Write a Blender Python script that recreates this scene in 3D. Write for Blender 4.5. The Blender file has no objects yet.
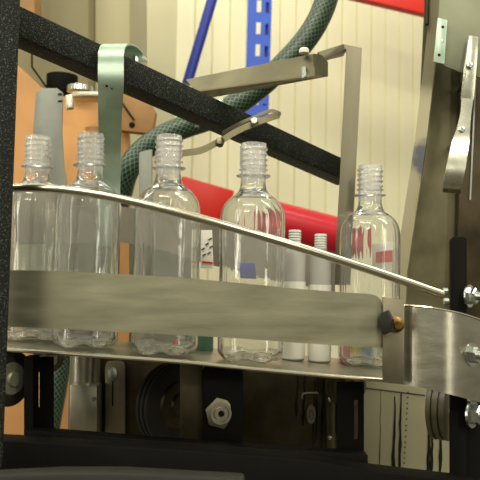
import bpy, bmesh, math, random
from mathutils import Vector, Matrix
random.seed(4)
scene = bpy.context.scene
COL = scene.collection
F = 700.0
PITCH = math.radians(3.5); ROLL = math.radians(1.0)
CAM = Vector((0, 0, 1.1))
fw = Vector((0, math.cos(PITCH), math.sin(PITCH)))
r0 = Vector((1, 0, 0)); u0 = r0.cross(fw)
RT = r0*math.cos(ROLL) + u0*math.sin(ROLL)
UP = u0*math.cos(ROLL) - r0*math.sin(ROLL)

def P(px, py, Y):
    d = fw*F + RT*(px-240) - UP*(py-240)
    return CAM + d*(Y/d.y)
def px_of(p):
    d = p-CAM; k = F/d.dot(fw)
    return 240+d.dot(RT)*k, 240-d.dot(UP)*k

# ------------------------------------------------------------------ camera
cd = bpy.data.cameras.new('camera'); cam = bpy.data.objects.new('camera', cd); COL.objects.link(cam)
cd.sensor_width = 36; cd.lens = 36*F/480; cd.clip_start = .01
cam.matrix_world = Matrix(((RT.x, UP.x, -fw.x, CAM.x), (RT.y, UP.y, -fw.y, CAM.y), (RT.z, UP.z, -fw.z, CAM.z), (0, 0, 0, 1)))
scene.camera = cam
cd.dof.use_dof = True; cd.dof.focus_distance = .74; cd.dof.aperture_fstop = 16

# ------------------------------------------------------------------ materials
def lin(c): return tuple(((x/255)/12.92 if x/255 <= .04045 else ((x/255+.055)/1.055)**2.4) for x in c)+(1,)
def mat(name, rgb, rough=.5, metal=0, noise=0, nscale=20, bump=0, bscale=200, stretch=(1, 1, 1), spec=.5, emit=0, rgb2=None, trans=0, ior=1.45, alpha=1, thresh=None, coat=0):
    m = bpy.data.materials.new(name); m.use_nodes = True
    nt = m.node_tree; b = nt.nodes['Principled BSDF']; N = nt.nodes; L = nt.links
    b.inputs['Base Color'].default_value = lin(rgb); b.inputs['Roughness'].default_value = rough
    b.inputs['Metallic'].default_value = metal; b.inputs['Specular IOR Level'].default_value = spec
    b.inputs['Transmission Weight'].default_value = trans; b.inputs['IOR'].default_value = ior
    b.inputs['Alpha'].default_value = alpha; b.inputs['Coat Weight'].default_value = coat
    if emit:
        b.inputs['Emission Color'].default_value = lin(rgb); b.inputs['Emission Strength'].default_value = emit
    tc = N.new('ShaderNodeTexCoord'); mp = N.new('ShaderNodeMapping'); mp.inputs['Scale'].default_value = stretch
    L.new(tc.outputs['Object'], mp.inputs['Vector'])
    if noise or rgb2:
        n = N.new('ShaderNodeTexNoise'); n.inputs['Scale'].default_value = nscale; n.inputs['Detail'].default_value = 5
        L.new(mp.outputs[0], n.inputs['Vector'])
        cr = N.new('ShaderNodeValToRGB')
        lo, hi = thresh or (.3, .7)
        cr.color_ramp.elements[0].position = lo; cr.color_ramp.elements[1].position = hi
        c2 = rgb2 or tuple(max(0, x*(1-noise)) for x in rgb)
        cr.color_ramp.elements[0].color = lin(c2); cr.color_ramp.elements[1].color = lin(rgb)
        L.new(n.outputs['Fac'], cr.inputs[0]); L.new(cr.outputs[0], b.inputs['Base Color'])
        if metal > .5:
            mr = N.new('ShaderNodeMapRange'); mr.inputs[3].default_value = max(.03, rough-.08); mr.inputs[4].default_value = rough+.12
            L.new(n.outputs['Fac'], mr.inputs[0]); L.new(mr.outputs[0], b.inputs['Roughness'])
    if bump:
        n2 = N.new('ShaderNodeTexNoise'); n2.inputs['Scale'].default_value = bscale; n2.inputs['Detail'].default_value = 3
        L.new(mp.outputs[0], n2.inputs['Vector'])
        bp = N.new('ShaderNodeBump'); bp.inputs['Strength'].default_value = bump; bp.inputs['Distance'].default_value = .001
        L.new(n2.outputs['Fac'], bp.inputs['Height']); L.new(bp.outputs[0], b.inputs['Normal'])
    return m

M = {}
M['black'] = mat('hammered_black', (128, 136, 120), .5, 0, rgb2=(13, 17, 13), nscale=800, bump=1.0, bscale=900, spec=.2, thresh=(.57, .80))
M['blackplain'] = mat('black_paint', (11, 10, 8), .6, 0, noise=.3, nscale=60, spec=.12)
M['rubber'] = mat('black_rubber', (34, 33, 27), .6, noise=.3)
M['band'] = mat('brushed_band', (184, 181, 156), .34, 1, noise=.12, nscale=14, stretch=(1, 1, 6), bump=.06, bscale=160)
M['band2'] = mat('brushed_curved_band', (188, 184, 168), .3, 1, noise=.14, nscale=30, stretch=(1, 1, 3), bump=.12, bscale=240)
M['steel'] = mat('stainless', (192, 187, 168), .33, 1, noise=.25, nscale=24, stretch=(1, 1, .4), bump=.1, bscale=150)
M['dull'] = mat('dull_stainless', (158, 150, 128), .45, 1, noise=.25, nscale=16)
M['arm'] = mat('dark_channel_steel', (122, 116, 90), .4, .9, noise=.25, nscale=20)
M['barsteel'] = mat('bar_steel', (138, 132, 112), .38, .9, noise=.2, nscale=24, stretch=(1, 1, .3))
M['grip'] = mat('grip_steel', (205, 205, 188), .26, .9, noise=.1, nscale=40)
M['oily'] = mat('oily_shaded_steel', (92, 82, 62), .4, .8, noise=.5, nscale=18)  # dark brown base also carries the unlit look beneath the track
M['panelgrey'] = mat('grey_green_panel', (142, 144, 120), .45, .4, noise=.18, nscale=9)
M['rod'] = mat('polished_rod', (205, 200, 180), .2, 1)
M['alu'] = mat('galvanised', (190, 212, 192), .36, .55, noise=.12, nscale=40, bump=.05)
M['greystrap'] = mat('grey_strap', (128, 130, 122), .5, .3, noise=.12, nscale=20)
M['zinc'] = mat('zinc_bolt', (200, 205, 200), .25, 1)
M['brass'] = mat('brass', (176, 138, 74), .3, 1, noise=.5, nscale=150)
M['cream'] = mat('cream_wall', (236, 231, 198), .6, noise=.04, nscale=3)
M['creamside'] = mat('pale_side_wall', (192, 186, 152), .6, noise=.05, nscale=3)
M['tank'] = mat('beige_tank', (140, 132, 98), .55, noise=.1, nscale=4)
M['orange'] = mat('orange_ply', (200, 146, 88), .65, noise=.18, nscale=6)
M['brown'] = mat('brown_board', (172, 128, 76), .6, noise=.2, nscale=8)
M['red'] = mat('red_paint', (214, 34, 14), .4, noise=.08, nscale=4)
M['pink'] = mat('crimson_paint', (205, 34, 50), .28, noise=.08, nscale=4)
M['blue'] = mat('blue_paint', (44, 84, 196), .45, noise=.1, nscale=8)
M['navy'] = mat('navy_paint', (24, 44, 140), .4)
M['floor'] = mat('concrete_floor', (92, 84, 70), .7, noise=.2, nscale=4)
M['white'] = mat('white_label', (226, 222, 210), .6)
M['redink'] = mat('red_print', (200, 40, 40), .6)
M['ink'] = mat('dark_print', (60, 58, 58), .6)
M['magenta'] = mat('magenta_print', (205, 20, 120), .5)
M['yellow'] = mat('yellow_print', (235, 220, 20), .5)
M['cyan'] = mat('pale_blue_print', (160, 190, 215), .5)
M['bluelabel'] = mat('blue_print', (40, 60, 150), .5)
M['olive'] = mat('olive_roller', (92, 86, 62), .4, noise=.2, nscale=20)
M['amber'] = mat('amber_plastic', (210, 130, 50), .3, trans=.3)
M['chrome'] = mat('chrome', (210, 210, 210), .12, 1)
M['stain'] = mat('oil_drip', (18, 14, 10), .25)
M['worn'] = mat('worn_steel_edge', (168, 160, 132), .4, .7, rgb2=(96, 98, 104), nscale=7, thresh=(.33, .38))
def plastic(name, haze, rough, ior, sc, bump, stretch):
    m = bpy.data.materials.new(name); m.use_nodes = True
    nt = m.node_tree; N = nt.nodes; L = nt.links; b = N['Principled BSDF']
    b.inputs['Base Color'].default_value = (.97, .97, .95, 1); b.inputs['Roughness'].default_value = rough
    b.inputs['Transmission Weight'].default_value = 1-haze; b.inputs['IOR'].default_value = ior
    tc = N.new('ShaderNodeTexCoord'); mp = N.new('ShaderNodeMapping'); mp.inputs['Scale'].default_value = stretch; L.new(tc.outputs['Object'], mp.inputs[0])
    n = N.new('ShaderNodeTexNoise'); n.inputs['Scale'].default_value = sc; n.inputs['Detail'].default_value = 2; L.new(mp.outputs[0], n.inputs['Vector'])
    bp = N.new('ShaderNodeBump'); bp.inputs['Strength'].default_value = bump; bp.inputs['Distance'].default_value = .002
    L.new(n.outputs['Fac'], bp.inputs['Height']); L.new(bp.outputs[0], b.inputs['Normal'])
    return m
M['pet'] = plastic('clear_plastic', .035, .02, 1.52, 70, .8, (1, 1, .12))
M['petneck'] = plastic('clear_plastic_neck', .24, .04, 1.5, 60, .1, (1, 1, 1))
M['frost'] = mat('frosted_sheet', (146, 140, 124), .45, trans=.12, noise=.15, nscale=20)

def hose_mat():
    m = bpy.data.materials.new('braided_hose'); m.use_nodes = True
    nt = m.node_tree; N = nt.nodes; L = nt.links; b = N['Principled BSDF']
    uv = N.new('ShaderNodeUVMap'); sx = N.new('ShaderNodeSeparateXYZ'); L.new(uv.outputs[0], sx.inputs[0])
    def math_(op, a, b_=None):
        n = N.new('ShaderNodeMath'); n.operation = op
        for i, v in enumerate((a, b_)):
            if v is None: continue
            if isinstance(v, (int, float)): n.inputs[i].default_value = v
            else: L.new(v, n.inputs[i])
        return n.outputs[0]
    u = math_('MULTIPLY', sx.outputs[0], 2*math.pi/.0105)      # metres along
    v = math_('MULTIPLY', sx.outputs[1], 2*math.pi*14)        # turns
    s1 = math_('ABSOLUTE', math_('SINE', math_('MULTIPLY', math_('ADD', u, v), .5)))
    s2 = math_('ABSOLUTE', math_('SINE', math_('MULTIPLY', math_('SUBTRACT', u, v), .5)))
    mn = math_('MINIMUM', s1, s2)
    cr = N.new('ShaderNodeValToRGB'); L.new(mn, cr.inputs[0])
    cr.color_ramp.elements[0].position = .20; cr.color_ramp.elements[0].color = lin((84, 110, 86))
    cr.color_ramp.elements[1].position = .38; cr.color_ramp.elements[1].color = lin((14, 30, 22))
    L.new(cr.outputs[0], b.inputs['Base Color']); b.inputs['Roughness'].default_value = .4
    return m
M['hose'] = hose_mat()

# ------------------------------------------------------------------ helpers
ORIG = {}
def tag(o, label=None, cat=None, group=None, kind=None):
    if label: o['label'] = label
    if cat: o['category'] = cat
    if group: o['group'] = group
    if kind: o['kind'] = kind
    return o
def thing(name, loc, label, cat, group=None):
    o = bpy.data.objects.new(name, None); COL.objects.link(o); o.location = loc; o.empty_display_size = .02
    ORIG[o.name] = Vector(loc)
    return tag(o, label, cat, group)
def obj(name, bm, m, parent=None, smooth=True, auto=35):
    bmesh.ops.recalc_face_normals(bm, faces=bm.faces)
    if parent is None:
        vs = [v.co for v in bm.verts]
        org = Vector(((min(v.x for v in vs)+max(v.x for v in vs))/2, (min(v.y for v in vs)+max(v.y for v in vs))/2, min(v.z for v in vs)))
    else: org = ORIG[parent.name]
    bmesh.ops.translate(bm, verts=bm.verts, vec=-org)
    me = bpy.data.meshes.new(name)
    if smooth:
        for f in bm.faces: f.smooth = True
        for e in bm.edges:
            if len(e.link_faces) == 2 and e.calc_face_angle(0) > math.radians(auto): e.smooth = False
    bm.to_mesh(me); bm.free(); me.materials.append(m if not isinstance(m, str) else M[m])
    o = bpy.data.objects.new(name, me); COL.objects.link(o)
    if parent: o.parent = parent
    else: o.location = org
    ORIG[o.name] = org
    return o
def NB(): return bmesh.new()
def prism(bm, front, vec, bevel=0, segs=2):
    """closed solid: outline (3-D points) swept by vec"""
    vec = Vector(vec)
    a = [bm.verts.new(p) for p in front]; b = [bm.verts.new(Vector(p)+vec) for p in front]
    fs = [bm.faces.new(a), bm.faces.new(list(reversed(b)))]
    n = len(a)
    for i in range(n): fs.append(bm.faces.new((a[i], b[i], b[(i+1) % n], a[(i+1) % n])))
    bmesh.ops.recalc_face_normals(bm, faces=fs)
    if bevel:
        es = {e for f in fs for e in f.edges}
        bmesh.ops.bevel(bm, geom=list(es), offset=bevel, segments=segs, affect='EDGES', profile=.5)
    return bm
def pp(pts, Y, t, bevel=0, bm=None):
    """plate standing at depth Y (or per point depth), going back by t"""
    bm = bm or NB()
    fr = [P(p[0], p[1], p[2] if len(p) > 2 else Y) for p in pts]
    return prism(bm, fr, (0, t, 0), bevel)
def strip(bm, top, bot, t, bevel=0, sub=1):
    """curved band: two rows of points, thickness t along +Y"""
    n = len(top); rows = []
    for off in (0, t):
        rows.append(([bm.verts.new(Vector(p)+Vector((0, off, 0))) for p in top], [bm.verts.new(Vector(p)+Vector((0, off, 0))) for p in bot]))
    (a, b), (c, d) = rows
    for i in range(n-1):
        bm.faces.new((a[i], a[i+1], b[i+1], b[i])); bm.faces.new((c[i+1], c[i], d[i], d[i+1]))
        bm.faces.new((a[i+1], a[i], c[i], c[i+1])); bm.faces.new((b[i], b[i+1], d[i+1], d[i]))
    bm.faces.new((a[0], b[0], d[0], c[0])); bm.faces.new((b[-1], a[-1], c[-1], d[-1]))
    return bm
def catmull(pts, k=8):
    pts = [Vector(p) for p in pts]; q = [2*pts[0]-pts[1]]+pts+[2*pts[-1]-pts[-2]]; out = []
    for i in range(1, len(q)-2):
        a, b, c, d = q[i-1:i+3]
        for j in range(k):
            t = j/k
            out.append(.5*((2*b)+(c-a)*t+(2*a-5*b+4*c-d)*t*t+(3*b-a-3*c+d)*t**3))
    out.append(pts[-1]); return out
def tube(bm, pts, r, seg=16, uv=False, cap=True):
    pts = [Vector(p) for p in pts]; rings = []; L = [0]
    for i in range(1, len(pts)): L.append(L[-1]+(pts[i]-pts[i-1]).length)
    t0 = (pts[1]-pts[0]).normalized(); n = t0.orthogonal().normalized()
    for i, p in enumerate(pts):
        t = (pts[min(i+1, len(pts)-1)]-pts[max(i-1, 0)]).normalized()
        n = (n-t*n.dot(t)).normalized(); b = t.cross(n)
        rr = r[i] if isinstance(r, (list, tuple)) else r
        rings.append([bm.verts.new(p+(n*math.cos(2*math.pi*k/seg)+b*math.sin(2*math.pi*k/seg))*rr) for k in range(seg)])
    lay = bm.loops.layers.uv.verify() if uv else None
    for i in range(len(rings)-1):
        for k in range(seg):
            f = bm.faces.new((rings[i][k], rings[i][(k+1) % seg], rings[i+1][(k+1) % seg], rings[i+1][k]))
            if uv:
                for lp, (uu, vv) in zip(f.loops, ((L[i], k/seg), (L[i], (k+1)/seg), (L[i+1], (k+1)/seg), (L[i+1], k/seg))): lp[lay].uv = (uu, vv)
    if cap: bm.faces.new(rings[0][::-1]); bm.faces.new(rings[-1])
    return bm
def frame_of(ax):
    ax = Vector(ax).normalized(); n = ax.orthogonal().normalized(); return ax, n, ax.cross(n)
def lathe(bm, prof, c, ax=(0, 0, 1), seg=32, close=False, n0=None):
    """prof: (radius, height along ax)"""
    ax, n, b = frame_of(ax); c = Vector(c); rings = []
    if n0: n = Vector(n0); b = ax.cross(n)
    for r, h in prof:
        if r < 1e-6: rings.append([bm.verts.new(c+ax*h)])
        else: rings.append([bm.verts.new(c+ax*h+(n*math.cos(2*math.pi*k/seg)+b*math.sin(2*math.pi*k/seg))*r) for k in range(seg)])
    pairs = list(zip(rings, rings[1:]))
    if close: pairs.append((rings[-1], rings[0]))
    for A, B in pairs:
        for k in range(seg):
            k2 = (k+1) % seg
            if len(A) == 1 and len(B) == 1: continue
            if len(A) == 1: bm.faces.new((A[0], B[k], B[k2]))
            elif len(B) == 1: bm.faces.new((A[k], A[k2], B[0]))
            else: bm.faces.new((A[k], A[k2], B[k2], B[k]))
    return bm
def box_dir(bm, p0, p1, w, h, up=(0, 0, 1), bevel=0):
    """bar from p0 to p1, w across (horizontal), h along up"""
    p0, p1, up = Vector(p0), Vector(p1), Vector(up); t = (p1-p0).normalized(); s = t.cross(up).normalized(); u = s.cross(t)
    fr = [p0+s*w/2+u*h/2, p0-s*w/2+u*h/2, p0-s*w/2-u*h/2, p0+s*w/2-u*h/2]
    return prism(bm, fr, p1-p0, bevel)
def hexbolt(name, p, ax, r, h, parent, shank=None, m='zinc', washer=1.35):
    """bolt head on a washer; ax points outward"""
    bm = NB(); A = Vector(ax).normalized()
    lathe(bm, [(0, 0), (r*washer, 0), (r*washer, h*.22), (0, h*.22)], p, A, 28)
    w = obj('washer', bm, m, parent)
    bm = NB(); lathe(bm, [(0, h*.22), (r, h*.22), (r, h*.9), (r*.86, h*1.05), (0, h*1.05)], p, A, 6)
    o = obj(name, bm, m, parent)
    if shank:
        bm = NB(); lathe(bm, [(0, 0), (r*.5, 0), (r*.5, shank), (r*.4, shank+.0006), (0, shank+.0006)], p, A, 16); obj('threaded_end', bm, m, parent)
    return o

# ------------------------------------------------------------------ setting: walls, floor
def wall(name, A, B, z0, z1, m, spacing=None, gw=.004, gd=.006, thick=.08):
    A = Vector(A); B = Vector(B); d = (B-A); L = d.length; d.normalize(); nrm = Vector((d.y, -d.x, 0))
    if nrm.y > 0: nrm = -nrm
    xs = [(0, 0)]
    if spacing:
        s = spacing
        while s < L-spacing/2:
            xs += [(s-gw, 0), (s, gd), (s+gw, 0)]; s += spacing
    xs.append((L, 0)); bm = NB()
    pts = [A+d*s-nrm*g for s, g in xs]+[A+d*L-nrm*thick, A-nrm*thick]
    prism(bm, [Vector((p.x, p.y, z0)) for p in pts], (0, 0, z1-z0))
    o = obj(name, bm, m, smooth=False); o['kind'] = 'structure'; return o
wA = P(172, 240, 2.95); wB = P(445, 240, 3.5); dirw = (wB-wA)
wall('wall_back', (wA.x, wA.y, 0), (wB.x+dirw.x*.8, wB.y+dirw.y*.8, 0), 0, 3.2, M['cream'], spacing=.082, gw=.005, gd=.012)
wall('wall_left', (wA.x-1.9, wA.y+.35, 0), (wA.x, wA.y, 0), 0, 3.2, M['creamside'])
bm = NB(); prism(bm, [(-3.2, -2.2, 0), (4.2, -2.2, 0), (4.2, 5, 0), (-3.2, 5, 0)], (0, 0, -.05)); obj('floor', bm, 'floor', smooth=False)['kind'] = 'structure'

# red rack beams in front of the back wall
def rack_beam(a, b, h, m, label):
    bm = NB(); box_dir(bm, a, b, .04, h, bevel=.006)
    tag(obj('rack_beam', bm, m), label, 'rack beam', None)
rack_beam(P(345, -21, 2.7), P(520, 21, 2.9), .15, M['red'], 'bright red sloping beam high on the cream wall near the steel cabinet')
rack_beam(P(177, 195.5, 2.70), P(229, 210, 2.76), .155, M['red'], 'flat bright red rail on the wall between the third bottle and the tall bottle')
# rounded crimson guard seen right of the tall bottle
bm = NB(); a, b = P(266, 218.5, 2.56), P(356, 240.8, 2.65)
tube(bm, [a, b], .072, 32)
tag(obj('guard_tube', bm, 'pink'), 'glossy crimson round tube sloping behind the tall bottle right of centre', 'tube')

# blue rack upright with holes
root = thing('rack_upright', P(256, 700, 2.55).xy.to_3d(), 'blue perforated storage rack upright against the cream wall', 'rack upright')
def ladder(name, xa, xb, slots, hx0, hx1, depth, parent, top=-110, bot=118, mt='blue', Y=2.55, t=.004):
    """sheet between px columns xa..xb (tilted) with slots cut out, slots=list of (y0,y1)"""
    bm = NB()
    def X(x, y): return x-5-(y)*.03
    def q(x0, x1, y0, y1):
        prism(bm, [P(X(x0, y0), y0, Y), P(X(x1, y0), y0, Y), P(X(x1, y1), y1, Y), P(X(x0, y1), y1, Y)], depth)
    q(xa, hx0, top, bot); q(hx1, xb, top, bot)
    y = top
    for s0, s1 in slots:
        q(hx0, hx1, y, s0); y = s1
    q(hx0, hx1, y, bot)
    return obj(name, bm, mt, parent, smooth=False)
ladder('front_face', 253, 260, [], 253.5, 254, (0, .03, 0), root)
sl = [(-88+22*i, -76+22*i) for i in range(0, 8)]+[(92,94.5),(102,104.5)]
ladder('slotted_face', 260, 269, sl, 262, 266.5, (0, .004, 0), root)
# darker set-back face
ladder('side_face', 269, 277, [(y0+2, y1+1) for y0, y1 in sl], 271, 274.5, (0, .004, 0), root)
ladder('back_flange', 269, 277, [], 273, 273.2, (0, .004, 0), root, mt='navy', Y=2.585)
bm = NB(); tube(bm, [P(241, -100, 2.6), P(212, 0, 2.6), P(187, 84, 2.6)], .0195, 20)
br = obj('rack_brace', bm, 'navy'); tag(br, 'dark blue round diagonal brace in front of the cream wall', 'brace')

# ------------------------------------------------------------------ background machine, left
root = thing('hopper', P(60, 90, 1.85), 'beige enclosed hopper with tapered underside behind the black beam at upper left', 'hopper')
bm = pp([(-90, -170), (91, -170), (91, 104), (-90, 104)], 1.74, .40, .03); obj('shell', bm, 'tank', root)
bm = pp([(94.5, -170), (130, -170), (130, 104), (94.5, 104)], 1.78, .34, .004); obj('lit_side', bm, mat('lit_tank_paint', (172, 165, 130), .55), root)  # separate lighter box: its paint holds the brighter side of the tank's shading
bm = NB(); c = P(62, 88, 1.70)
lathe(bm, [(0, -.02), (.034, -.02), (.038, -.012), (.038, .03), (0, .03)], c, (0, 0, 1), 28); obj('outlet_shadow', bm, 'blackplain', root)  # black disc drawn for the shadow at the outlet
bm = NB(); lathe(bm, [(0, 0), (.03, 0), (.03, .012), (0, .012)], P(80, 92, 1.60), (0, 0, 1), 24); obj('outlet_ring', bm, 'zinc', root)
bm = NB(); tube(bm, [P(32, 40, 1.55), P(32, 67, 1.55), P(47, 88, 1.55), P(60, 94, 1.55)], .0022, 8)
tag(obj('cable', bm, 'blackplain'), 'thin black cable bending under the beige hopper', 'cable')
bm = pp([(19, -60), (34, -60), (35, 25), (20, 20)], 1.6, .06, .004)
tag(obj('wall_post', bm, 'brown'), 'dark brown upright post behind the top corner of the black frame', 'post')

bm = pp([(-60, 20), (20, 67), (41, 87), (62, 96), (100, 98), (128, 99), (130, 230), (128, 775), (-60, 775)], 1.62, .03, .002)
tag(obj('orange_panel', bm, 'orange'), 'large orange board standing behind the bottling machine at left', 'board')
root = thing('junction_plate', P(128, 130, 1.58), 'brown chamfered board with a dark screw beside the pale green strap', 'board')
bm = pp([(118, 70), (138, 78), (156, 112), (152, 134), (118, 130)], 1.58, .03, .003); obj('board', bm, 'brown', root)
bm = NB(); lathe(bm, [(0, 0), (.007, 0), (.006, .004), (0, .004)], P(132, 125, 1.58), (0, -1, 0), 16); obj('screw', bm, 'blackplain', root)
bm = NB(); box_dir(bm, P(120, 100, 1.577), P(134, 120, 1.577), .006, .004); obj('slot_groove', bm, 'blackplain', root)
root = thing('pipe_stand', P(90, 240, 1.9), 'brown ribbed upright pipe behind the second bottle neck', 'pipe')
bm = NB(); lathe(bm, [(.0, 0)]+[(.021+.003*(i % 2), .012*i) for i in range(120)]+[(0, 1.44)], Vector((P(91, 300, 1.5).x, 1.5, 0)), (0, 0, 1), 20); obj('pipe', bm, 'brown', root)
bm = NB(); box_dir(bm, P(74, 97, 1.5), P(101, 97, 1.5), .05, .012, bevel=.002); obj('pipe_cap', bm, 'steel', root)
bm = NB(); tube(bm, catmull([P(80, 100, 1.8), P(74, 128, 1.8), P(69, 150, 1.8), P(67, 172, 1.8)]), .005, 10)
tube(bm, [P(72, 145, 1.8), P(64, 145, 1.8)], .006, 10)
tag(obj('lever_rod', bm, 'blackplain'), 'thin dark rod with a short stub between the two leftmost bottle necks', 'rod')
bm = pp([(139, 152), (152, 149), (153, 930), (139, 930)], 1.05, .006, .001); tag(obj('grey_plate', bm, 'greystrap'), 'narrow grey plate standing left of the third bottle neck', 'plate')
# grey strap with rounded top
root = thing('grey_bracket', P(48, 250, 1.25), 'wide grey curved strap with small slots between the black post and pale green strap', 'bracket')
bm = pp([(36, 92), (42, 88), (57, 88), (63, 93), (62, 130), (64, 165), (68, 190), (72, 262), (36, 262), (33, 180), (33, 130)], 1.25, .004, .001)
obj('strap', bm, 'greystrap', root)
for yy in (94, 101):
    bm = NB(); box_dir(bm, P(58, yy, 1.249), P(62, yy, 1.249), .002, .0025); obj('slot', bm, 'blackplain', root)
bm = pp([(65, 95), (72, 94), (73, 108), (66, 109)], 1.25, .01, .001); obj('latch', bm, 'steel', root)
bm = pp([(68, 102), (71.5, 102), (71.5, 107), (68, 107)], 1.245, .004, .0005); obj('latch_tab', bm, 'white', root)

# ------------------------------------------------------------------ black main frame
root = thing('black_frame', P(5, 700, .62), 'speckled black tubular machine frame with upright post and long sloping beam', 'machine frame')
bm = NB(); pa, pb = P(10, -60, .62), P(10, 300, .62)
# upright square tube turned a little, standing on the floor
xc = P(7.5, 120, .62).x
def post_pts(x, y, w, d, ang):
    c, s = math.cos(ang), math.sin(ang)
    return [Vector((x+c*a-s*b, y+s*a+c*b, 0)) for a, b in ((-w/2, -d/2), (w/2, -d/2), (w/2, d/2), (-w/2, d/2))]
prism(bm, post_pts(xc-.0075, .615, .026, .030, math.radians(32)), (0, 0, 1.42), .0025, 3); obj('upright_post', bm, 'black', root)
bm = NB(); q0 = P(4, 21, .65); q1 = P(346, 175, .99)
ax = (q1-q0).normalized()
box_dir(bm, q0, q1, .030, .029, bevel=.002); obj('sloping_beam', bm, 'black', root)
for (x0, y0) in ((141, 94), (197, 122)):
    bm = NB(); Yb = .645+(x0-4)/342*.345
    c = P(x0, y0, Yb-.016); box_dir(bm, c+Vector((0, 0, .006)), c-Vector((0, 0, .006)), .005, .002, up=(0, 1, 0), bevel=.0005); obj('clip_tab', bm, 'steel', root)
for (x0, y0) in ((135, 61), (206, 98), (221, 104)):
    bm = NB(); lathe(bm, [(0, -.004), (.0035, -.004), (.0035, .004), (.002, .006), (0, .006)], P(x0, y0, .645+(x0-4)/342*.345), (0, 0, 1), 6); obj('clamp_bolt', bm, 'zinc', root)

# ------------------------------------------------------------------ pale green strap looped over the beam
def ribbon(name, centre, side, w, t, m, parent=None, k=1):
    """flat bar: centre path, side vector (width direction)"""
    bm = NB(); c = catmull(centre, k) if k > 1 else [Vector(p) for p in centre]; s = Vector(side).normalized()*w/2
    nrm = []
    for i in range(len(c)):
        tg = (c[min(i+1, len(c)-1)]-c[max(i-1, 0)]).normalized(); nrm.append(tg.cross(s).normalized()*t/2)
    R = [[bm.verts.new(c[i]+a*s+b*nrm[i]) for a, b in ((-1, -1), (1, -1), (1, 1), (-1, 1))] for i in range(len(c))]
    for i in range(len(R)-1):
        for j in range(4): bm.faces.new((R[i][j], R[i][(j+1) % 4], R[i+1][(j+1) % 4], R[i+1][j]))
    bm.faces.new(R[0][::-1]); bm.faces.new(R[-1])
    return obj(name, bm, m, parent)
root = thing('hanging_strap', P(111, 245, .73), 'pale green metal strap hooked over the black beam and hanging down', 'strap')
path = [P(137, 62, .785), P(130, 51, .78), P(123, 45.5, .745), P(115, 45, .705), P(111.5, 51, .692), P(111, 62, .691), P(110.8, 88, .697), P(110.2, 115, .75), P(110, 145, .80), P(109.5, 175, .825), P(109, 205, .832), P(109, 246, .838)]
ribbon('strap', path, (1, 0, .02), .0258, .0018, 'alu', root, 6)
bm = NB(); lathe(bm, [(0, 0), (.0014, 0), (.0014, .002), (0, .002)], P(107, 86, .6955), (0, -1, 0), 12); obj('hole', bm, 'blackplain', root)
bm = NB(); lathe(bm, [(0, 0), (.0007, 0), (.0007, .002), (0, .002)], P(112, 89, .696), (0, -1, 0), 12); obj('hole', bm, 'blackplain', root)

# ------------------------------------------------------------------ braided hose
bm = NB(); hp = [(336, -40), (329, -10), (321, 14), (307, 38), (286, 62), (263, 84), (238, 103), (210, 118), (184, 127), (160, 138), (140, 153), (127, 172), (119, 200), (104, 250), (80, 310), (64, 350), (55, 395), (47, 440), (42, 480), (38, 560)]
hY = [1.22]*12+[1.25, 1.3, 1.33, 1.35, 1.35, 1.35, 1.35, 1.35]
tube(bm, catmull([P(x, y, Y) for (x, y), Y in zip(hp, hY)], 6), .0205, 24, uv=True)
tag(obj('braided_hose', bm, 'hose'), 'dark green braided hose curving behind the black beam down to the left', 'hose')

# ------------------------------------------------------------------ channel arm, bracket B, bent bar
root = thing('channel_arm', P(328, 74, .80), 'dull steel channel arm reaching right from the black beam to the bent bar', 'channel')
a0, a1 = P(186, 84, .82), P(313, 62, .70)
e = (a1-a0)
def sect(pt, hh=.016, dd=.026, t=.0022):
    # folded channel: front web, lower lip going back
    return pt
bm = NB()
# front web (leaning), bottom web (dark underside)
T0, T1 = P(186, 79.5, .86), P(314, 53.5, .76); B0, B1 = P(196, 92, .83), P(315, 76, .735)
C0, C1 = P(207, 98.5, .86), P(328, 76.5, .765); D0, D1 = P(200, 84, .89), P(327, 61, .79)
th = Vector((0, .0016, .0))
prism(bm, [T0, T1, B1, B0], th)
prism(bm, [B0, B1, C1, C0], (0, .0004, .0018))
obj('channel', bm, 'arm', root, smooth=False)
bm = NB(); prism(bm, [P(x_, y_, .742+(x_-313)*.0015) for x_, y_ in ((314, 53.5), (322, 55), (328, 62), (328, 76.5), (315, 76))], (-.001, .0016, 0)); obj('end_plate', bm, 'arm', root, smooth=False)
bm = NB(); lathe(bm, [(0, 0), (.0055, 0), (.0055, .004), (.004, .0055), (0, .0055)], P(304, 50.5, .76)-Vector((0, 0, .003)), (0, 0, 1), 14); obj('bolt_cap', bm, 'white', root)
bm = NB(); tube(bm, [P(304, 68, .748), P(304, 79, .746)], .0032, 10); obj('bolt_shank', bm, 'zinc', root)

root = thing('bent_bar', P(342, 235, .82), 'steel flat bar bent at right angle, hanging behind the rightmost bottle', 'bar')
path = [P(306, 58, .775), P(330, 50.5, .80), P(345, 46.5, .82), P(352, 45.6, .825), P(354, 48.5, .840), P(353.6, 60, .840), P(350, 130, .841), P(347, 190, .842), P(344, 240, .843), P(342.5, 285, .843)]
bm = NB()
ribbon('flat_bar', path[4:], (1, 0, .0), .0190, .0022, 'barsteel', root)
# horizontal leg : edge towards us
bm = NB(); prism(bm, [P(318, 52, .79), P(343.5, 44.0, .841), P(362, 48, .841), P(361.5, 51, .841), P(345, 49.0, .841), P(345, 53, .840), P(322, 58.5, .79)], (0, .012, 0)); obj('top_leg', bm, 'barsteel', root, smooth=False)

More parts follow.
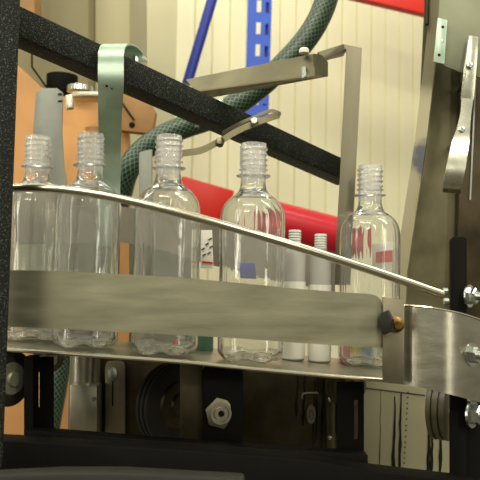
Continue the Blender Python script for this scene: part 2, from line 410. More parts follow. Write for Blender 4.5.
root = thing('curved_bracket', P(222, 140, .84), 'short curved steel bracket with two bolts clamped under the black beam', 'bracket')
bm = NB(); c = catmull([P(181, 150, .80), P(200, 147, .80), P(217, 139, .80), P(240, 126, .80), P(262, 117, .80), P(279, 111, .80)], 6)
dn = [Vector((0, 0, -.0075))]*len(c)
strip(bm, c, [p+Vector((.0015, -.001, -.0075)) for p in c], .0025); obj('outer_strap', bm, 'arm', root)
bm = NB(); c2 = catmull([P(222, 131, .805), P(235, 124, .81), P(250, 117, .815), P(270, 109, .82), P(281, 112, .80)], 5)
strip(bm, c2, [p+Vector((0, -.008, -.006)) for p in c2], .002); obj('upper_flange', bm, 'arm', root)
for (x, y) in ((220, 138), (254, 123)):
    bm = NB(); lathe(bm, [(0, 0), (.0052, 0), (.0052, .006), (.004, .008), (0, .008)], P(x, y+2, .799) if x < 240 else P(x, y, .7985), (0, -.5, -1) if x < 240 else (0, -1, .2), 6)
    obj('clamp_bolt', bm, 'zinc' if x > 240 else 'arm', root)

# ------------------------------------------------------------------ bottle track (thin steel plate)
fy = [(6, 348), (60, 351.5), (120, 355.5), (180, 360), (240, 366), (300, 371.5), (345, 375.5), (392, 379)]
YF, YB = .703, .865
root = thing('bottle_track', P(200, 372, .70), 'thin steel track plate on which the clear bottles stand', 'conveyor track')
front = catmull([P(x, y, YF) for x, y in fy], 4)
def ztrack(x):
    for a, b in zip(front, front[1:]):
        if a.x <= x <= b.x: return a.z+(b.z-a.z)*(x-a.x)/(b.x-a.x)
    a, b = (front[0], front[1]) if x < front[0].x else (front[-2], front[-1])
    return a.z+(b.z-a.z)*(x-a.x)/(b.x-a.x)
front = [front[0]-Vector((.03, 0, -.002))]+front
bm = NB(); back = [Vector((p.x*1.0+(p.x)*.15, YB, p.z)) for p in front]
a = [bm.verts.new(p) for p in front]; b = [bm.verts.new(p) for p in back]
a2 = [bm.verts.new(p-Vector((0, 0, .0035))) for p in front]; b2 = [bm.verts.new(p-Vector((0, 0, .0035))) for p in back]
for i in range(len(a)-1):
    bm.faces.new((a[i], a[i+1], b[i+1], b[i])); bm.faces.new((a2[i+1], a2[i], b2[i], b2[i+1]))
    bm.faces.new((a[i+1], a[i], a2[i], a2[i+1])); bm.faces.new((b[i], b[i+1], b2[i+1], b2[i]))
bm.faces.new((a[0], b[0], b2[0], a2[0])); bm.faces.new((b[-1], a[-1], a2[-1], b2[-1]))
obj('track_plate', bm, 'steel', root)
bm = NB(); tube(bm, [p+Vector((0, -.002, -.0015)) for p in front], .0021, 10); obj('rolled_edge', bm, 'rod', root)

# ------------------------------------------------------------------ bottles
def bottle_mesh(H=.229):
    R = .0345; t = .0015
    outer = [(0, .004), (.010, .0035), (.018, .0012), (.026, 0), (.031, .0015), (.0338, .006), (R, .012), (R, .05), (.0342, .09), (R, .13), (R, .143), (.0341, .1515), (.0325, .159), (.0288, .1655), (.0240, .1705), (.0192, .1742), (.0155, .178), (.0139, .1825), (.0134, .187)]
    inner = [(max(0, r-t) if r > 0 else 0, h+t*.9) for r, h in outer]
    inner[-1] = (.0134-t, .187)
    b1 = NB(); prof = outer+inner[::-1]
    # smooth profile through more points
    def dens(pr):
        o = []
        q = catmull([(r, h, 0) for r, h in pr], 3)
        return [(max(0, v.x), v.y) for v in q]
    o2 = dens(outer); i2 = dens(inner); o2[0] = (0, .004); i2[0] = (0, .005)
    o2[-1] = (.0134, .187); i2[-1] = (.0134-t, .187)
    lathe(b1, o2+i2[::-1], (0, 0, 0), (0, 0, 1), 64)
    for v in b1.verts:
        r = math.hypot(v.co.x, v.co.y); th = math.atan2(v.co.y, v.co.x)
        if v.co.z < .02 and r > .006:
            k = max(0, math.sin(min(1, (r-.006)/.028)*math.pi)) + (.35 if v.co.z < .012 and r > .030 else 0)
            v.co.z += .0055*k*abs(math.cos(2.5*th))**3
    return b1
def neck_mesh():
    # support ring + helical thread, tube 187 -> 229 mm
    bm = NB(); seg = 56; z0, z1 = .187, .229; nz = 84; rr = .0134; t = .0017
    def bump(z, th):
        b = 0
        if abs(z-.1945) < .0016: b = .0048*(1-((z-.1945)/.0016)**4)      # collar
        if abs(z-.2010) < .0012: b = max(b, .0020*(1-((z-.2010)/.0012)**2))
        zz = z-.0036*(th/(2*math.pi))
        for c in (.2060, .2118, .2176, .2234):
            d = (zz+.0018-c)/.0017
            if abs(d) < 1 and .203 < z < .2275: b = max(b, .0016*(1-d*d))
        return b
    rings = []
    for i in range(nz+1):
        z = z0+(z1-z0)*i/nz
        rings.append([(rr+bump(z, 2*math.pi*k/seg))*1.0 for k in range(seg)])
    out = [[bm.verts.new((rings[i][k]*math.cos(2*math.pi*k/seg), rings[i][k]*math.sin(2*math.pi*k/seg), z0+(z1-z0)*i/nz)) for k in range(seg)] for i in range(nz+1)]
    inn = [[bm.verts.new(((rr-t)*math.cos(2*math.pi*k/seg), (rr-t)*math.sin(2*math.pi*k/seg), z)) for k in range(seg)] for z in (z1, z0)]
    R = out+inn
    for i in range(len(R)):
        A, B = R[i], R[(i+1) % len(R)]
        for k in range(seg): bm.faces.new((A[k], A[(k+1) % seg], B[(k+1) % seg], B[k]))
    return bm
def place_solve(px, top):
    """depth at which a bottle standing on the track reaches its height in view"""
    lo, hi = .70, .84
    for _ in range(40):
        Y = (lo+hi)/2; x = P(px, 300, Y).x; p = Vector((x, Y, ztrack(x-.022)+.0006+.229)); y = px_of(p)[1]
        if y < top: lo = Y
        else: hi = Y
    return x, Y
ORIG['proto'] = Vector((0, 0, 0))
proto = thing('clear_bottle', (0, 0, 0), 'x', 'bottle')
body = obj('body', bottle_mesh(), 'pet', proto, auto=60)
neck = obj('threaded_neck', neck_mesh(), 'petneck', proto, auto=50)
spots = [  # neck px at top, collar px handled by lean ; top px
    (36, 137, 'clear empty plastic bottle, leftmost whole one, next to the black post'),
    (89, 134, 'clear empty plastic bottle whose neck stands just left of the pale green strap'),
    (167.5, 136, 'clear empty plastic bottle in front of the green hose bend'),
    (252.5, 144, 'tall clear empty bottle with open shoulder below the curved steel bracket'),
    (369.5, 166, 'rightmost clear empty bottle, in front of the bent steel bar'),
]
def copy_bottle(x, y, label, group='clear plastic bottles in a row on the track', rot=0.0):
    r = proto.copy(); COL.objects.link(r); r.location = (x, y, ztrack(x-.022)+.0006); r.rotation_euler = (0, 0, rot)
    r['label'] = label; r['group'] = group; r['category'] = 'bottle'
    for ch in (body, neck):
        c = ch.copy(); COL.objects.link(c); c.parent = r
    return r
solved = []
for i, (px, top, lab) in enumerate(spots):
    # aim at body centre slightly left of neck (camera convergence does the rest)
    x, Y = place_solve(px-1.2-(252-px)*.010, top); solved.append((px, x, Y))
    if px == 89: Y += .0; 
    copy_bottle(x, Y, lab, rot=i*1.1)
print('BOTTLES', [(p, round(x, 3), round(Y, 3)) for p, x, Y in solved])
# half hidden bottles: one behind the post, one behind the strap
x = P(-16, 300, .82).x; copy_bottle(x, .82, 'clear bottle almost hidden behind the black post at far left', rot=.5)
bpy.data.objects.remove(body); bpy.data.objects.remove(neck); bpy.data.objects.remove(proto)

# two slim labelled bottles further back
def slim(px, top, Y, labeltxt, mark):
    x = P(px, 300, Y).x; z = ztrack(x)+.0008; h = P(px, top, Y).z-z
    r = thing('slim_bottle', (x, Y, z), labeltxt, 'bottle', 'slim labelled bottles behind the tall bottles')
    bm = NB(); R = .0128
    lathe(bm, [(0, 0), (R-.001, 0), (R, .001), (R, h-.030), (R*.93, h-.025), (R*.7, h-.0205), (.0072, h-.019), (.0072, h-.017), (0, h-.017)], (x, Y, z), seg=36); obj('body', bm, M['slimbody'], r)
    bm = NB(); prof = [(0, h-.017), (.0078, h-.017)]
    for i in range(5): prof += [(.0066, h-.0155+i*.003), (.0076, h-.0145+i*.003)]
    prof += [(.0066, h), (0, h)]
    lathe(bm, prof, (x, Y, z), seg=28); obj('neck', bm, M['slimneck'], r)
    bm = NB(); lathe(bm, [(R+.0004, .002), (R+.0004, h*.6)], (x, Y, z), seg=36); lb = obj('paper_label', bm, 'white', r)
    bm = NB(); lathe(bm, [(R+.0008, h*.46), (R+.0008, h*.50)], (x, Y, z), seg=36); obj('red_line', bm, 'redink', lb)
M['slimbody'] = mat('milky_plastic', (205, 204, 196), .25, trans=.45)
M['slimneck'] = mat('milky_neck', (222, 224, 214), .3, trans=.3)
slim(294, 230, .805, 'slim milky bottle with white label just right of the tall bottle', 0)
slim(320, 234, .808, 'slim milky bottle with white label nearest the bent steel bar', 1)

# cartons and small stuff behind
root = thing('print_carton', P(358, 365, .842), 'small white carton printed with magenta, yellow and pale blue blocks behind the rightmost bottle', 'carton')
bm = pp([(340, 300), (377, 300), (377, 361.5), (340, 361)], .842, .018, .0008); obj('box', bm, 'white', root)
for x0, x1, mm, nm in ((339.5, 350, 'magenta', 'magenta_block'), (350.6, 361, 'yellow', 'yellow_block'), (361.5, 373, 'cyan', 'pale_blue_block')):
    bm = pp([(x0, 340), (x1, 340), (x1, 360), (x0, 360)], .841, .002); obj(nm, bm, mm, root)
root = thing('parts_tag', P(207, 275, .835), 'small white tag with dark marks and a red line hanging behind the bottles', 'tag')
bm = pp([(201, 230), (212, 230), (213.5, 269), (200.5, 268)], .835, .002, .0004); obj('card', bm, 'white', root)
for k, (x, y) in enumerate(((203, 250), (207, 245), (210, 240), (204, 256), (209, 254), (211, 248))):
    bm = NB(); box_dir(bm, P(x-1.5, y, .834), P(x+1.7, y-2, .834), .001, .0016); obj('dark_mark', bm, 'ink', root)
bm = pp([(202, 261), (212.5, 262), (212.5, 264), (202, 263)], .8335, .001); obj('red_line', bm, 'redink', root)
root = thing('red_tag', P(386, 265, .85), 'white tag with a red block showing through the rightmost bottle', 'tag')
bm = pp([(373, 244), (396, 242), (396, 270), (373, 272)], .85, .003, .0004); obj('card', bm, 'white', root)
bm = pp([(377, 252), (394, 250), (394, 262), (377, 263)], .849, .002); obj('red_block', bm, 'redink', root)
bm = pp([(238, 262), (255, 263), (255, 279), (238, 278)], .835, .004, .0005)
tag(obj('blue_tag', bm, 'bluelabel'), 'small blue tag low behind the tall bottle right of centre', 'tag')
bm = NB(); lathe(bm, [(0, 0), (.0065, 0), (.007, .002), (.007, .009), (0, .009)], P(177, 349, .82), seg=20)
tag(obj('red_stopper', bm, 'red'), 'small red stopper low behind the third bottle', 'cap')
bm = NB(); lathe(bm, [(0, 0), (.012, 0), (.012, .02), (.010, .024), (0, .024)], P(203, 352, .828), seg=24)
M['greencap'] = mat('green_cap', (70, 104, 84), .4)
tag(obj('green_cap', bm, 'greencap'), 'dull green cap standing low on the track behind the third bottle', 'cap')

# back guide and panels behind the row
bm = NB()
tp = [(14, 196), (60, 197), (112, 205), (150, 211), (200, 222), (240, 233), (290, 249), (335, 263)]
bt = [(14, 245), (60, 243), (112, 242), (150, 247), (200, 262), (240, 272), (290, 283), (335, 292)]
strip(bm, catmull([P(x, y, .885) for x, y in tp], 3), catmull([P(x, y, .885) for x, y in bt], 3), .002)
tag(obj('rear_guide', bm, 'frost'), 'grey frosted guide strip running behind the bottle row', 'guide rail')
bm = pp([(14, 215), (117, 215), (117, 346), (14, 346)], .93, .01, .001)
tag(obj('side_panel', bm, 'panelgrey'), 'grey green sheet panel behind the two leftmost bottles', 'panel')
bm = pp([(129, 215), (199, 225), (199, 350), (129, 350)], .93, .01, .001)
tag(obj('side_panel', bm, 'panelgrey'), 'grey green sheet panel behind the third bottle', 'panel')

# ------------------------------------------------------------------ front guides
root = thing('front_band', P(200, 345, .655), 'wide brushed steel guide band running across the front of the bottles', 'guide band')
tp = [(6, 270), (60, 271), (120, 274), (180, 277.5), (240, 283), (300, 289), (345, 292.5), (371, 294), (377, 296), (381, 300), (383, 306)]
bt = [(6, 326.5), (60, 329), (120, 332), (180, 335), (240, 338.5), (300, 343), (345, 346), (371, 347.3), (377, 347.5), (381, 347.7), (383, 348)]
Yb_ = lambda x: .655-.010*math.sin(max(0, min(1, x/383))*math.pi)
bm = NB(); strip(bm, [P(x, y, Yb_(x)) for x, y in tp], [P(x, y, Yb_(x)) for x, y in bt], .002)
obj('band', bm, 'band', root)
root = thing('guide_rod', P(430, 300, .66), 'thin polished rod sloping down across the bottle shoulders to the right post', 'guide rod')
rp = [(8, 188, .650), (40, 188, .648), (72, 190.5, .647), (110, 196.5, .646), (160, 208, .645), (220, 224, .645), (300, 247.5, .648), (380, 273, .652), (443, 294.5, .655)]
bm = NB(); tube(bm, catmull([P(*p) for p in rp], 6), .0041, 16); obj('rod', bm, 'rod', root)
for dx, (x, y) in enumerate(((445, 291), (446, 301))):
    bm = NB(); lathe(bm, [(0, 0), (.0034, 0), (.0034, .004), (0, .004)], P(x, y, .655)-Vector((.002, 0, 0)), (1, 0, 0), 8); obj('lock_nut', bm, 'zinc', root)

# joint plate with brass bolt
root = thing('joint_plate', P(395, 384, .648), 'upright steel joint plate with brass bolt between the flat and curved bands', 'plate')
bm = pp([(383, 297), (404.5, 300), (404, 384.5), (383, 382.5)], .650, .003, .0006); obj('plate', bm, 'dull', root)
bm = NB(); lathe(bm, [(0, 0), (.0105, 0), (.0115, .001), (.0115, .003), (.0095, .004), (0, .004)], P(388, 322.5, .6425), (-1, -.35, .05), 6); obj('black_nut', bm, 'rubber', root)
bm = NB(); lathe(bm, [(0, 0), (.0072, 0), (.0072, .003), (.0055, .0036), (0, .0036)], P(396, 324.5, .650), (-.1, -1, .0), 28); obj('brass_washer', bm, 'brass', root)
bm = NB(); lathe(bm, [(0, .003), (.0045, .003), (.0045, .007), (.0038, .008), (0, .008)], P(397, 325, .650), (-.05, -1, 0), 6); obj('brass_bolt', bm, 'brass', root)

# curved band
root = thing('curved_band', P(440, 395, .66), 'wide curved steel guide band bending away at the right end of the machine', 'guide band')
tp = [(398, 305.5, .665), (412, 306, .655), (428, 307.5, .648), (444, 310, .646), (460, 313.5, .652), (472, 317, .665), (484, 321.5, .69), (494, 326, .73)]
bt = [(398, 384, .665), (412, 386, .655), (428, 389, .648), (444, 393, .646), (460, 397, .652), (472, 400.5, .665), (484, 403, .69), (494, 404, .73)]
bm = NB(); strip(bm, catmull([P(*p) for p in tp], 5), catmull([P(*p) for p in bt], 5), .002); obj('band', bm, 'band2', root)
bm = NB(); tube(bm, [p+Vector((0, .001, 0)) for p in catmull([P(*p) for p in tp], 5)], .0013, 8); obj('rolled_edge', bm, 'rod', root)
hexbolt('hex_bolt', P(471, 354.5, .664), (.75, -1, 0), .0078, .008, root, shank=.013)

# right black post
root = thing('right_post', P(457, 700, .70), 'black flat upright post with rounded top and hex bolts at the right edge', 'post')
z0 = 0; xL, xR = P(450.5, 300, .69).x, P(467, 300, .69).x; zt = P(457, 236.5, .69).z
bm = NB(); prism(bm, [(xL, .69, 0), (xR, .69, 0), (xR, .69, zt-.002), (xR-.002, .69, zt), (xL+.003, .69, zt), (xL, .69, zt-.003)], (.004, .018, 0), .001); obj('post_bar', bm, 'blackplain', root)
bm = NB(); xq = P(476, 300, .70).x; prism(bm, [(xR, .70, 0), (P(480, 400, .7).x+.01, .70, 0), (P(480, 400, .7).x+.01, .70, P(470, 404, .7).z), (xR, .70, P(470, 404, .7).z)], (0, .02, 0), .001); obj('lower_web', bm, 'blackplain', root)
hexbolt('hex_bolt', P(468.5, 296, .685), (1, -.9, 0), .0082, .008, root, shank=.014)
hexbolt('hex_bolt', P(471, 414, .685), (1, -.9, 0), .0098, .010, root, shank=.016)

# ------------------------------------------------------------------ rollers
def roller(px, py, Y, r, w, label, m, ax=(1, -.35, 0), grooves=2, hub=None):
    r_ = thing('guide_roller', P(px, py, Y)-Vector((0, 0, r)), label, 'roller', None); ORIG[r_.name] = P(px, py, Y)-Vector((0, 0, r))
    prof = [(0, -w/2), (r*.9, -w/2), (r, -w/2+w*.08)]
    for g in range(grooves):
        c = -w/2+w*(g+1)/(grooves+1)
        prof += [(r, c-w*.07), (r*.93, c-w*.03), (r*.93, c+w*.03), (r, c+w*.07)]
    prof += [(r, w/2-w*.08), (r*.9, w/2), (0, w/2)]
    bm = NB(); lathe(bm, prof, P(px, py, Y), ax, 40); obj('tyre', bm, m, r_)
    bm = NB(); A = Vector(ax).normalized(); lathe(bm, [(0, w/2), (r*.6, w/2), (r*.55, w/2+.002), (r*.3, w/2+.002), (r*.25, w/2+.005), (0, w/2+.005)], P(px, py, Y), ax, 28); obj('hub', bm, hub or 'dull', r_)
    bm = NB(); lathe(bm, [(0, -w/2), (r*.6, -w/2), (r*.55, -w/2-.002), (r*.3, -w/2-.002), (r*.25, -w/2-.005), (0, -w/2-.005)], P(px, py, Y), ax, 28); obj('hub', bm, hub or 'dull', r_)
roller(443, 408, .77, .034, .022, 'ribbed olive roller under the curved band beside the right post', M['olive'], ax=(1, -.6, 0))
roller(6, 378, .72, .028, .018, 'black rimmed roller with grey face at the far left edge', M['rubber'], ax=(1, -.6, 0), hub='panelgrey')
roller(48, 358, .86, .018, .012, 'dark roller half hidden behind the left slotted frame', M['olive'], ax=(.5, -1, 0))
roller(172, 404, .84, .048, .022, 'large black wheel beneath the track left of the hex nut', M['rubber'], ax=(1, -.9, 0), hub='oily')
roller(346, 385, .84, .024, .02, 'olive roller above the slotted plate under the right end of the track', M['olive'], ax=(.6, -1, 0))

# ------------------------------------------------------------------ lower frame
root = thing('lower_frame', P(180, 700, .70), 'black lower machine frame with crossbeams and slotted uprights beneath the track', 'machine frame')
bm = NB(); prism(bm, [P(-20, 440, .66), P(160, 449, .66), P(300, 459, .66), P(372, 471, .66), P(480, 484, .66), P(480, 540, .66), P(-20, 530, .66)], (0, .03, 0), .001); obj('front_crossbeam', bm, 'blackplain', root)
bm = NB(); prism(bm, [P(24, 430, .70), P(160, 441, .70), P(245, 447, .70), P(368, 455, .70), P(368, 480, .70), P(24, 470, .70)], (0, .02, 0), .001); obj('inner_crossbeam', bm, 'blackplain', root)
bm = NB(); prism(bm, [P(24, 357, .71), P(33, 357, .71), P(33, 440, .71), P(24, 440, .71)], (0, .02, 0)); obj('upright', bm, 'blackplain', root)
# slotted left plate
def slotted(x0, x1, y0, y1, s0, s1, t0, t1, Y, nm):
    bm = NB(); 
    for a, b, c, d in ((x0, s0, y0, y1), (s1, x1, y0, y1), (s0, s1, y0, t0), (s0, s1, t1, y1)):
        prism(bm, [P(a, c, Y), P(b, c, Y), P(b, d, Y), P(a, d, Y)], (0, .004, 0))
    obj(nm, bm, 'blackplain', root, smooth=False)
slotted(34, 53, 357, 436, 36, 39.5, 372, 408, .73, 'slotted_upright')
slotted(337, 364, 382, 462, 354, 358.5, 400, 440, .73, 'slotted_upright')
bm = pp([(203, 368), (243, 371), (243, 452), (203, 448)], .735, .03, .001); obj('centre_upright', bm, 'blackplain', root)
bm = pp([(180, 362), (203, 362), (203, 448), (180, 446)], .76, .02, .001); obj('brown_side', bm, 'oily', root)
bm = NB(); lathe(bm, [(0, 0), (.0165, 0), (.0165, .002), (.013, .003), (0, .003)], P(220, 413, .735), (.28, -1, 0), 6); nn = obj('hex_washer', bm, 'dull', root)
bm = NB(); lathe(bm, [(0, .003), (.0112, .003), (.0112, .0046), (.0085, .0046), (.0082, .0034), (.0068, .0034), (.0068, .0052), (.0034, .0052), (.0030, .0036), (0, .0036)], P(220, 413, .735), (.28, -1, 0), 28); obj('round_nut', bm, 'steel', root)
bm = NB(); lathe(bm, [(0, .0034), (.0028, .0034), (.0028, .0042), (0, .0042)], P(220, 413, .735), (.28, -1, 0), 14); obj('nut_hole', bm, 'blackplain', root)
bm = pp([(-20, 476), (60, 472), (120, 472), (245, 479), (245, 500), (-20, 500)], .565, .02, .003)
tag(obj('near_ledge', bm, 'rubber'), 'blurred dark ledge along the very bottom at left', 'ledge')

# steel parts seen beneath the track, left of centre
root = thing('steel_column', P(84, 445, .9), 'brushed steel column and cover under the left part of the track', 'column')
bm = NB(); lathe(bm, [(0, 0), (.016, 0), (.016, .14), (0, .14)], P(80, 440, .92), seg=28); obj('tube', bm, 'steel', root)
bm = NB(); lathe(bm, [(0, 0), (.006, 0), (.006, .14), (0, .14)], P(94, 440, .92), seg=16); obj('thin_tube', bm, 'dull', root)
bm = pp([(70, 384.5), (97, 386), (97, 437), (69, 432)], .885, .03, .001); obj('cover', bm, 'steel', root)
bm = NB(); lathe(bm, [(0, 0), (.003, 0), (.003, .002), (0, .002)], P(94, 399, .885), (0, -1, 0), 12); obj('screw', bm, 'zinc', root)
root = thing('steel_back_plate', P(130, 450, .92), 'dull steel back plate with oval boss and round stud beneath the track', 'plate')
bm = pp([(98, 345), (198, 350), (198, 452), (98, 445)], .93, .006, .0005); obj('plate', bm, 'oily', root)
bm = pp([(99, 352), (101, 351), (101, 441), (99, 441)], .925, .004); obj('seam', bm, 'steel', root)
bm = NB()
pts = [(105, 366), (107, 362), (111, 361), (120, 361), (124, 363), (125, 367), (125, 441), (105, 439)]
pp(pts, .92, .006, .0008, bm); obj('hinge_leaf', bm, 'dull', root)
bm = NB(); lathe(bm, [(0, 0), (.0068, 0), (.006, .004), (0, .005)], P(113, 374, .92), (0, -1, 0), 20); bmesh.ops.scale(bm, vec=(1, 1, 1.5), verts=bm.verts, space=Matrix.Translation(-P(113, 374, .92))); obj('oval_boss', bm, 'zinc', root)
bm = pp([(112, 382), (113.2, 382), (113.2, 406), (112, 406)], .919, .002); obj('slot_mark', bm, 'blackplain', root)
bm = NB(); lathe(bm, [(0, 0), (.007, 0), (.0062, .004), (0, .005)], P(144, 422, .93), (0, -1, 0), 24); obj('round_stud', bm, 'dull', root)

# oily window panel, right of centre; dark brown includes shade under the track
root = thing('oily_panel', P(285, 455, .90), 'oily panel in shaded dark brown with drips and a small latch beneath the track', 'panel')
bm = pp([(236, 356), (363, 365), (363, 470), (236, 462)], .90, .006, .0005); obj('panel', bm, 'oily', root)
bm = NB(); hp = catmull([P(302, 399, .899), P(303, 394, .899), P(309, 393, .899), P(318, 393, .899)], 4); tube(bm, hp, .0012, 8); obj('wire_handle', bm, 'steel', root)
bm = NB(); lathe(bm, [(0, 0), (.0075, 0), (.007, .003), (.004, .003), (.0035, .0015), (.002, .0015), (.002, .006), (0, .006)], P(311, 414, .90), (0, -1, 0), 24); bmesh.ops.scale(bm, vec=(.8, 1, 1.7), verts=bm.verts, space=Matrix.Translation(-P(311, 414, .90))); obj('latch_cup', bm, 'dull', root)
bm = NB(); tube(bm, [P(330, 372, .892), P(331, 456, .892)], .006, 14); obj('oily_pipe', bm, 'oily', root)
for yy in (400, 438):
    bm = NB(); lathe(bm, [(0, 0), (.003, 0), (.002, .002), (0, .0026)], P(330, yy, .886), (0, -1, 0), 14); obj('stud', bm, 'zinc', root)
def drips(parent, xs, Y, ytop, ybot, wmax, nm='oil_drip', full=False):
    for i, x in enumerate(xs):
        bm = NB(); y0 = ytop+random.uniform(0, 14); y1 = ybot if full else random.uniform((ytop+ybot)/2, ybot)
        pts = []; n = 9; rad = []
        for k in range(n):
            t = k/(n-1); pts.append(P(x+random.uniform(-.5, .5)-2*t, y0+(y1-y0)*t, Y)); rad.append(wmax*(.25+.75*t*random.uniform(.5, 1)) if k < n-1 else wmax*.3)
        tube(bm, pts, rad, 8)
        # flatten on the surface
        bmesh.ops.scale(bm, vec=(1, .15, 1), verts=bm.verts, space=Matrix.Translation(-Vector((0, Y, 0))))
        obj(nm, bm, 'stain', parent)
drips(root, [298, 305, 315, 318, 323, 327, 338], .8995, 368, 456, .0024)

# ------------------------------------------------------------------ right machine cabinet
root = thing('drip_cabinet', P(400, 700, .98), 'pale grey green cabinet side with dark oil drips below the curved band', 'cabinet')
za = P(400, 345, .98).z
bm = NB(); xa, xb = P(359, 400, .98).x, P(500, 400, .98).x
prism(bm, [(xa, .98, 0), (xb, .98, 0), (xb, .98, za), (xa, .98, za)], (.08, .3, 0), .001)
M['cabinet'] = mat('grey_green_cabinet', (138, 134, 106), .5, .2, noise=.12, nscale=8)
obj('side_sheet', bm, 'cabinet', root)
bm = pp([(362, 387), (425, 395), (425, 396), (362, 388)], .979, .002); obj('seam', bm, 'oily', root)
drips(root, [395, 401], .979, 384, 476, .0030, full=True)
drips(root, [381], .979, 380, 470, .0008, full=True)
drips(root, [430, 433, 442], .979, 405, 474, .0032, full=True)
for k in range(16):
    bm = NB(); y = 392+k*5.5+random.uniform(-1, 1); x = 408-k*.3
    lathe(bm, [(0, 0), (.0011, 0), (.0008, .0006), (0, .0006)], P(x, y, .98), (0, -1, 0), 8); o = obj('oil_spot', bm, 'stain', root)

root = thing('steel_enclosure', P(430, 300, 1.0), 'tall stainless enclosure with hinged cover plate and open dark recess at right', 'enclosure')
# leaning pale edge column with worn patches
zt = -80
def lean(y): return 437-(y)*.118
bm = NB(); prism(bm, [P(x, y, .95) for x, y in ((437, -80), (428, 25), (415, 140), (400, 237), (396, 275), (393, 320), (405, 320), (407, 273), (418, 200), (426.6, 140), (434.7, 67), (447, -80))], (.006, .02, 0)); obj('edge_column', bm, 'worn', root, smooth=False)
# back of recess
bm = NB(); prism(bm, [P(428, -80, 1.0), P(520, -80, 1.0), P(520, 322, 1.0), P(396, 322, 1.0), P(404, 240, 1.0), P(418, 140, 1.0)], (.08, .2, 0)); obj('recess_back', bm, 'arm', root, smooth=False)
bm = pp([(462, 58), (500, 60), (500, 320), (455, 320), (459, 200)], .985, .01, .001); obj('inner_panel', bm, 'oily', root)
bm = pp([(475, 78), (476.5, 78), (471, 200), (469.5, 200)], .98, .004); obj('edge_strip', bm, 'zinc', root)
bm = NB(); prism(bm, [P(444, -80, .90), P(520, -80, .90), P(520, 84, .90), P(481, 78, .90), P(460, 72, .90), P(447, 67, .90), P(436, 61, .90)], (0, .004, 0), .0006); obj('cover_plate', bm, 'panelgrey', root)
hg = pp([(438, 17.5), (447.5, 20), (444.5, 64), (433.5, 61.5)], .895, .003, .0004); hg = obj('hinge_leaf', hg, 'alu', root)
for (x, y, mm) in ((442.8, 27, 'blackplain'), (442.5, 41, 'zinc'), (439.2, 55, 'blackplain')):
    bm = NB(); lathe(bm, [(0, 0), (.002, 0), (.0016, .0012 if mm == 'zinc' else .0004), (0, .0014 if mm == 'zinc' else .0004)], P(x, y, .895), (0, -1, 0), 14); obj('hinge_screw', bm, mm, hg)
bm = pp([(427, -60), (431, -60), (429.5, 24), (425.5, 24)], .94, .01, .001); obj('dark_hinge_pin', bm, 'oily', root)
# latch handle
root = thing('latch_handle', P(455, 195, .88), 'curved steel latch handle with two screws hanging in front of the recess', 'latch handle')
bm = pp([(469.5, 35), (478.5, 37), (477.5, 60), (474, 100), (461, 99), (464, 68), (467, 48)], .885, .003, .0006); obj('upper_leaf', bm, 'grip', root)
cl = [P(467.5, 98, .882), P(466, 112, .879), P(463.5, 128, .877), P(461, 140, .870), P(458.5, 153, .856), P(456, 167, .848), P(453.5, 180, .851), P(452, 188, .862), P(452, 192.5, .876)]
wd = [.0150, .0135, .0165, .0215, .0225, .0235, .0235, .0225, .0220]
bm = NB(); cc = catmull(cl, 5); nW = len(wd)
A = []
for i, p in enumerate(cc):
    t = i/(len(cc)-1)*(nW-1); k = min(int(t), nW-2); w = wd[k]+(wd[k+1]-wd[k])*(t-k)
    A.append((p-Vector((w/2, 0, 0)), p+Vector((w/2, 0, -.001))))
strip(bm, [a for a, b in A], [b for a, b in A], .0016); obj('curved_grip', bm, 'grip', root)
for (x, y) in ((469.5, 66), (461.3, 130)):
    bm = NB(); tube(bm, [P(x, y, .89), P(x, y, .89)+Vector((.02, .11, 0))], .003, 12); obj('mounting_stud', bm, 'zinc', root)
    bm = NB(); lathe(bm, [(0, 0), (.0045, 0), (.0042, .002), (.0022, .003), (.0018, .0018), (0, .0018)], P(x, y, .8835 if y < 100 else .877), (0, -1, 0), 20); obj('screw', bm, 'zinc', root)

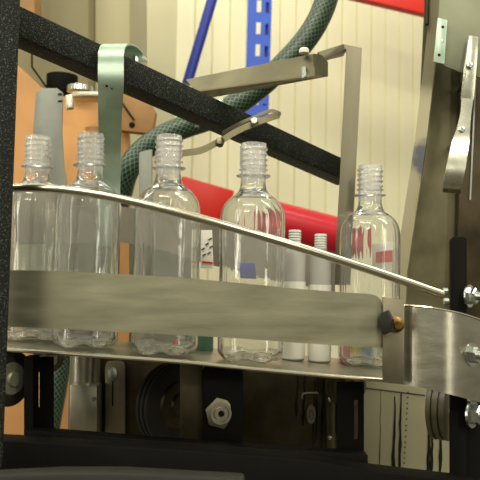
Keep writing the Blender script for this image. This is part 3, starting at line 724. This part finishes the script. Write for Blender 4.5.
# ------------------------------------------------------------------ lights
w = bpy.data.worlds.new('world'); scene.world = w; w.use_nodes = True; N = w.node_tree.nodes; L = w.node_tree.links
bg = N['Background']; tc = N.new('ShaderNodeTexCoord'); sp = N.new('ShaderNodeSeparateXYZ'); L.new(tc.outputs['Generated'], sp.inputs[0])
mr = N.new('ShaderNodeMapRange'); mr.inputs[1].default_value = -1; mr.inputs[2].default_value = 1; L.new(sp.outputs[2], mr.inputs[0])
cr = N.new('ShaderNodeValToRGB'); L.new(mr.outputs[0], cr.inputs[0])
E = cr.color_ramp.elements
E[0].position = .30; E[0].color = (.09, .078, .05, 1)
E[1].position = 1; E[1].color = (.85, .84, .66, 1)
e = E.new(.44); e.color = (.30, .28, .20, 1)
e = E.new(.50); e.color = (.60, .57, .43, 1)
L.new(cr.outputs[0], bg.inputs[0]); bg.inputs[1].default_value = .75
def area(name, loc, sx, sy, power, target, col=(1, .95, .78)):
    l = bpy.data.lights.new(name, 'AREA'); l.shape = 'RECTANGLE'; l.size = sx; l.size_y = sy; l.energy = power; l.color = col
    o = bpy.data.objects.new(name, l); COL.objects.link(o); o.location = loc
    o.rotation_euler = (Vector(target)-Vector(loc)).to_track_quat('-Z', 'Y').to_euler(); return o
area('ceiling_light_front', (-.6, -.3, 2.9), 1.4, .2, 26, (0, .9, 1.1))
area('ceiling_light_side', (1.3, .5, 2.9), .2, 1.4, 22, (0, .9, 1.1))
area('ceiling_light_back', (.2, 1.9, 3.1), 2.8, .3, 28, (.3, 3.0, 1.3))
area('glint_strip_rear', (.5, -1.3, 2.4), .12, 1.2, 12, (0, .9, 1.1))  # added strip behind the camera for highlights on the bottles
area('glint_strip_far', (-.9, -1.5, 2.2), 1.2, .12, 12, (0, .9, 1.1))  # another added strip behind the camera, also for bottle glints
area('streak_strip_left', (-1.7, -.35, 1.45), .16, 1.5, 7, (0, .9, 1.1))  # added upright strip for vertical streaks on the bottles, no real window
area('streak_strip_right', (1.5, -.5, 1.45), .14, 1.5, 6, (0, .9, 1.1))  # its added right-hand partner, again for streaks on the bottles
area('ceiling_light_left', (-1.6, 1.0, 2.7), .2, 1.4, 16, (-.2, 1.2, 1.1))

vs = scene.view_settings; vs.view_transform = 'Standard'; vs.look = 'None'; vs.gamma = 1; vs.use_curve_mapping = False; vs.exposure = 0.0
cy = scene.cycles; cy.max_bounces = 24; cy.transmission_bounces = 24; cy.glossy_bounces = 8; cy.transparent_max_bounces = 24; cy.diffuse_bounces = 4
cy.use_denoising = True; cy.caustics_refractive = True; cy.caustics_reflective = True; cy.blur_glossy = 1.0
cy.sample_clamp_indirect = 6
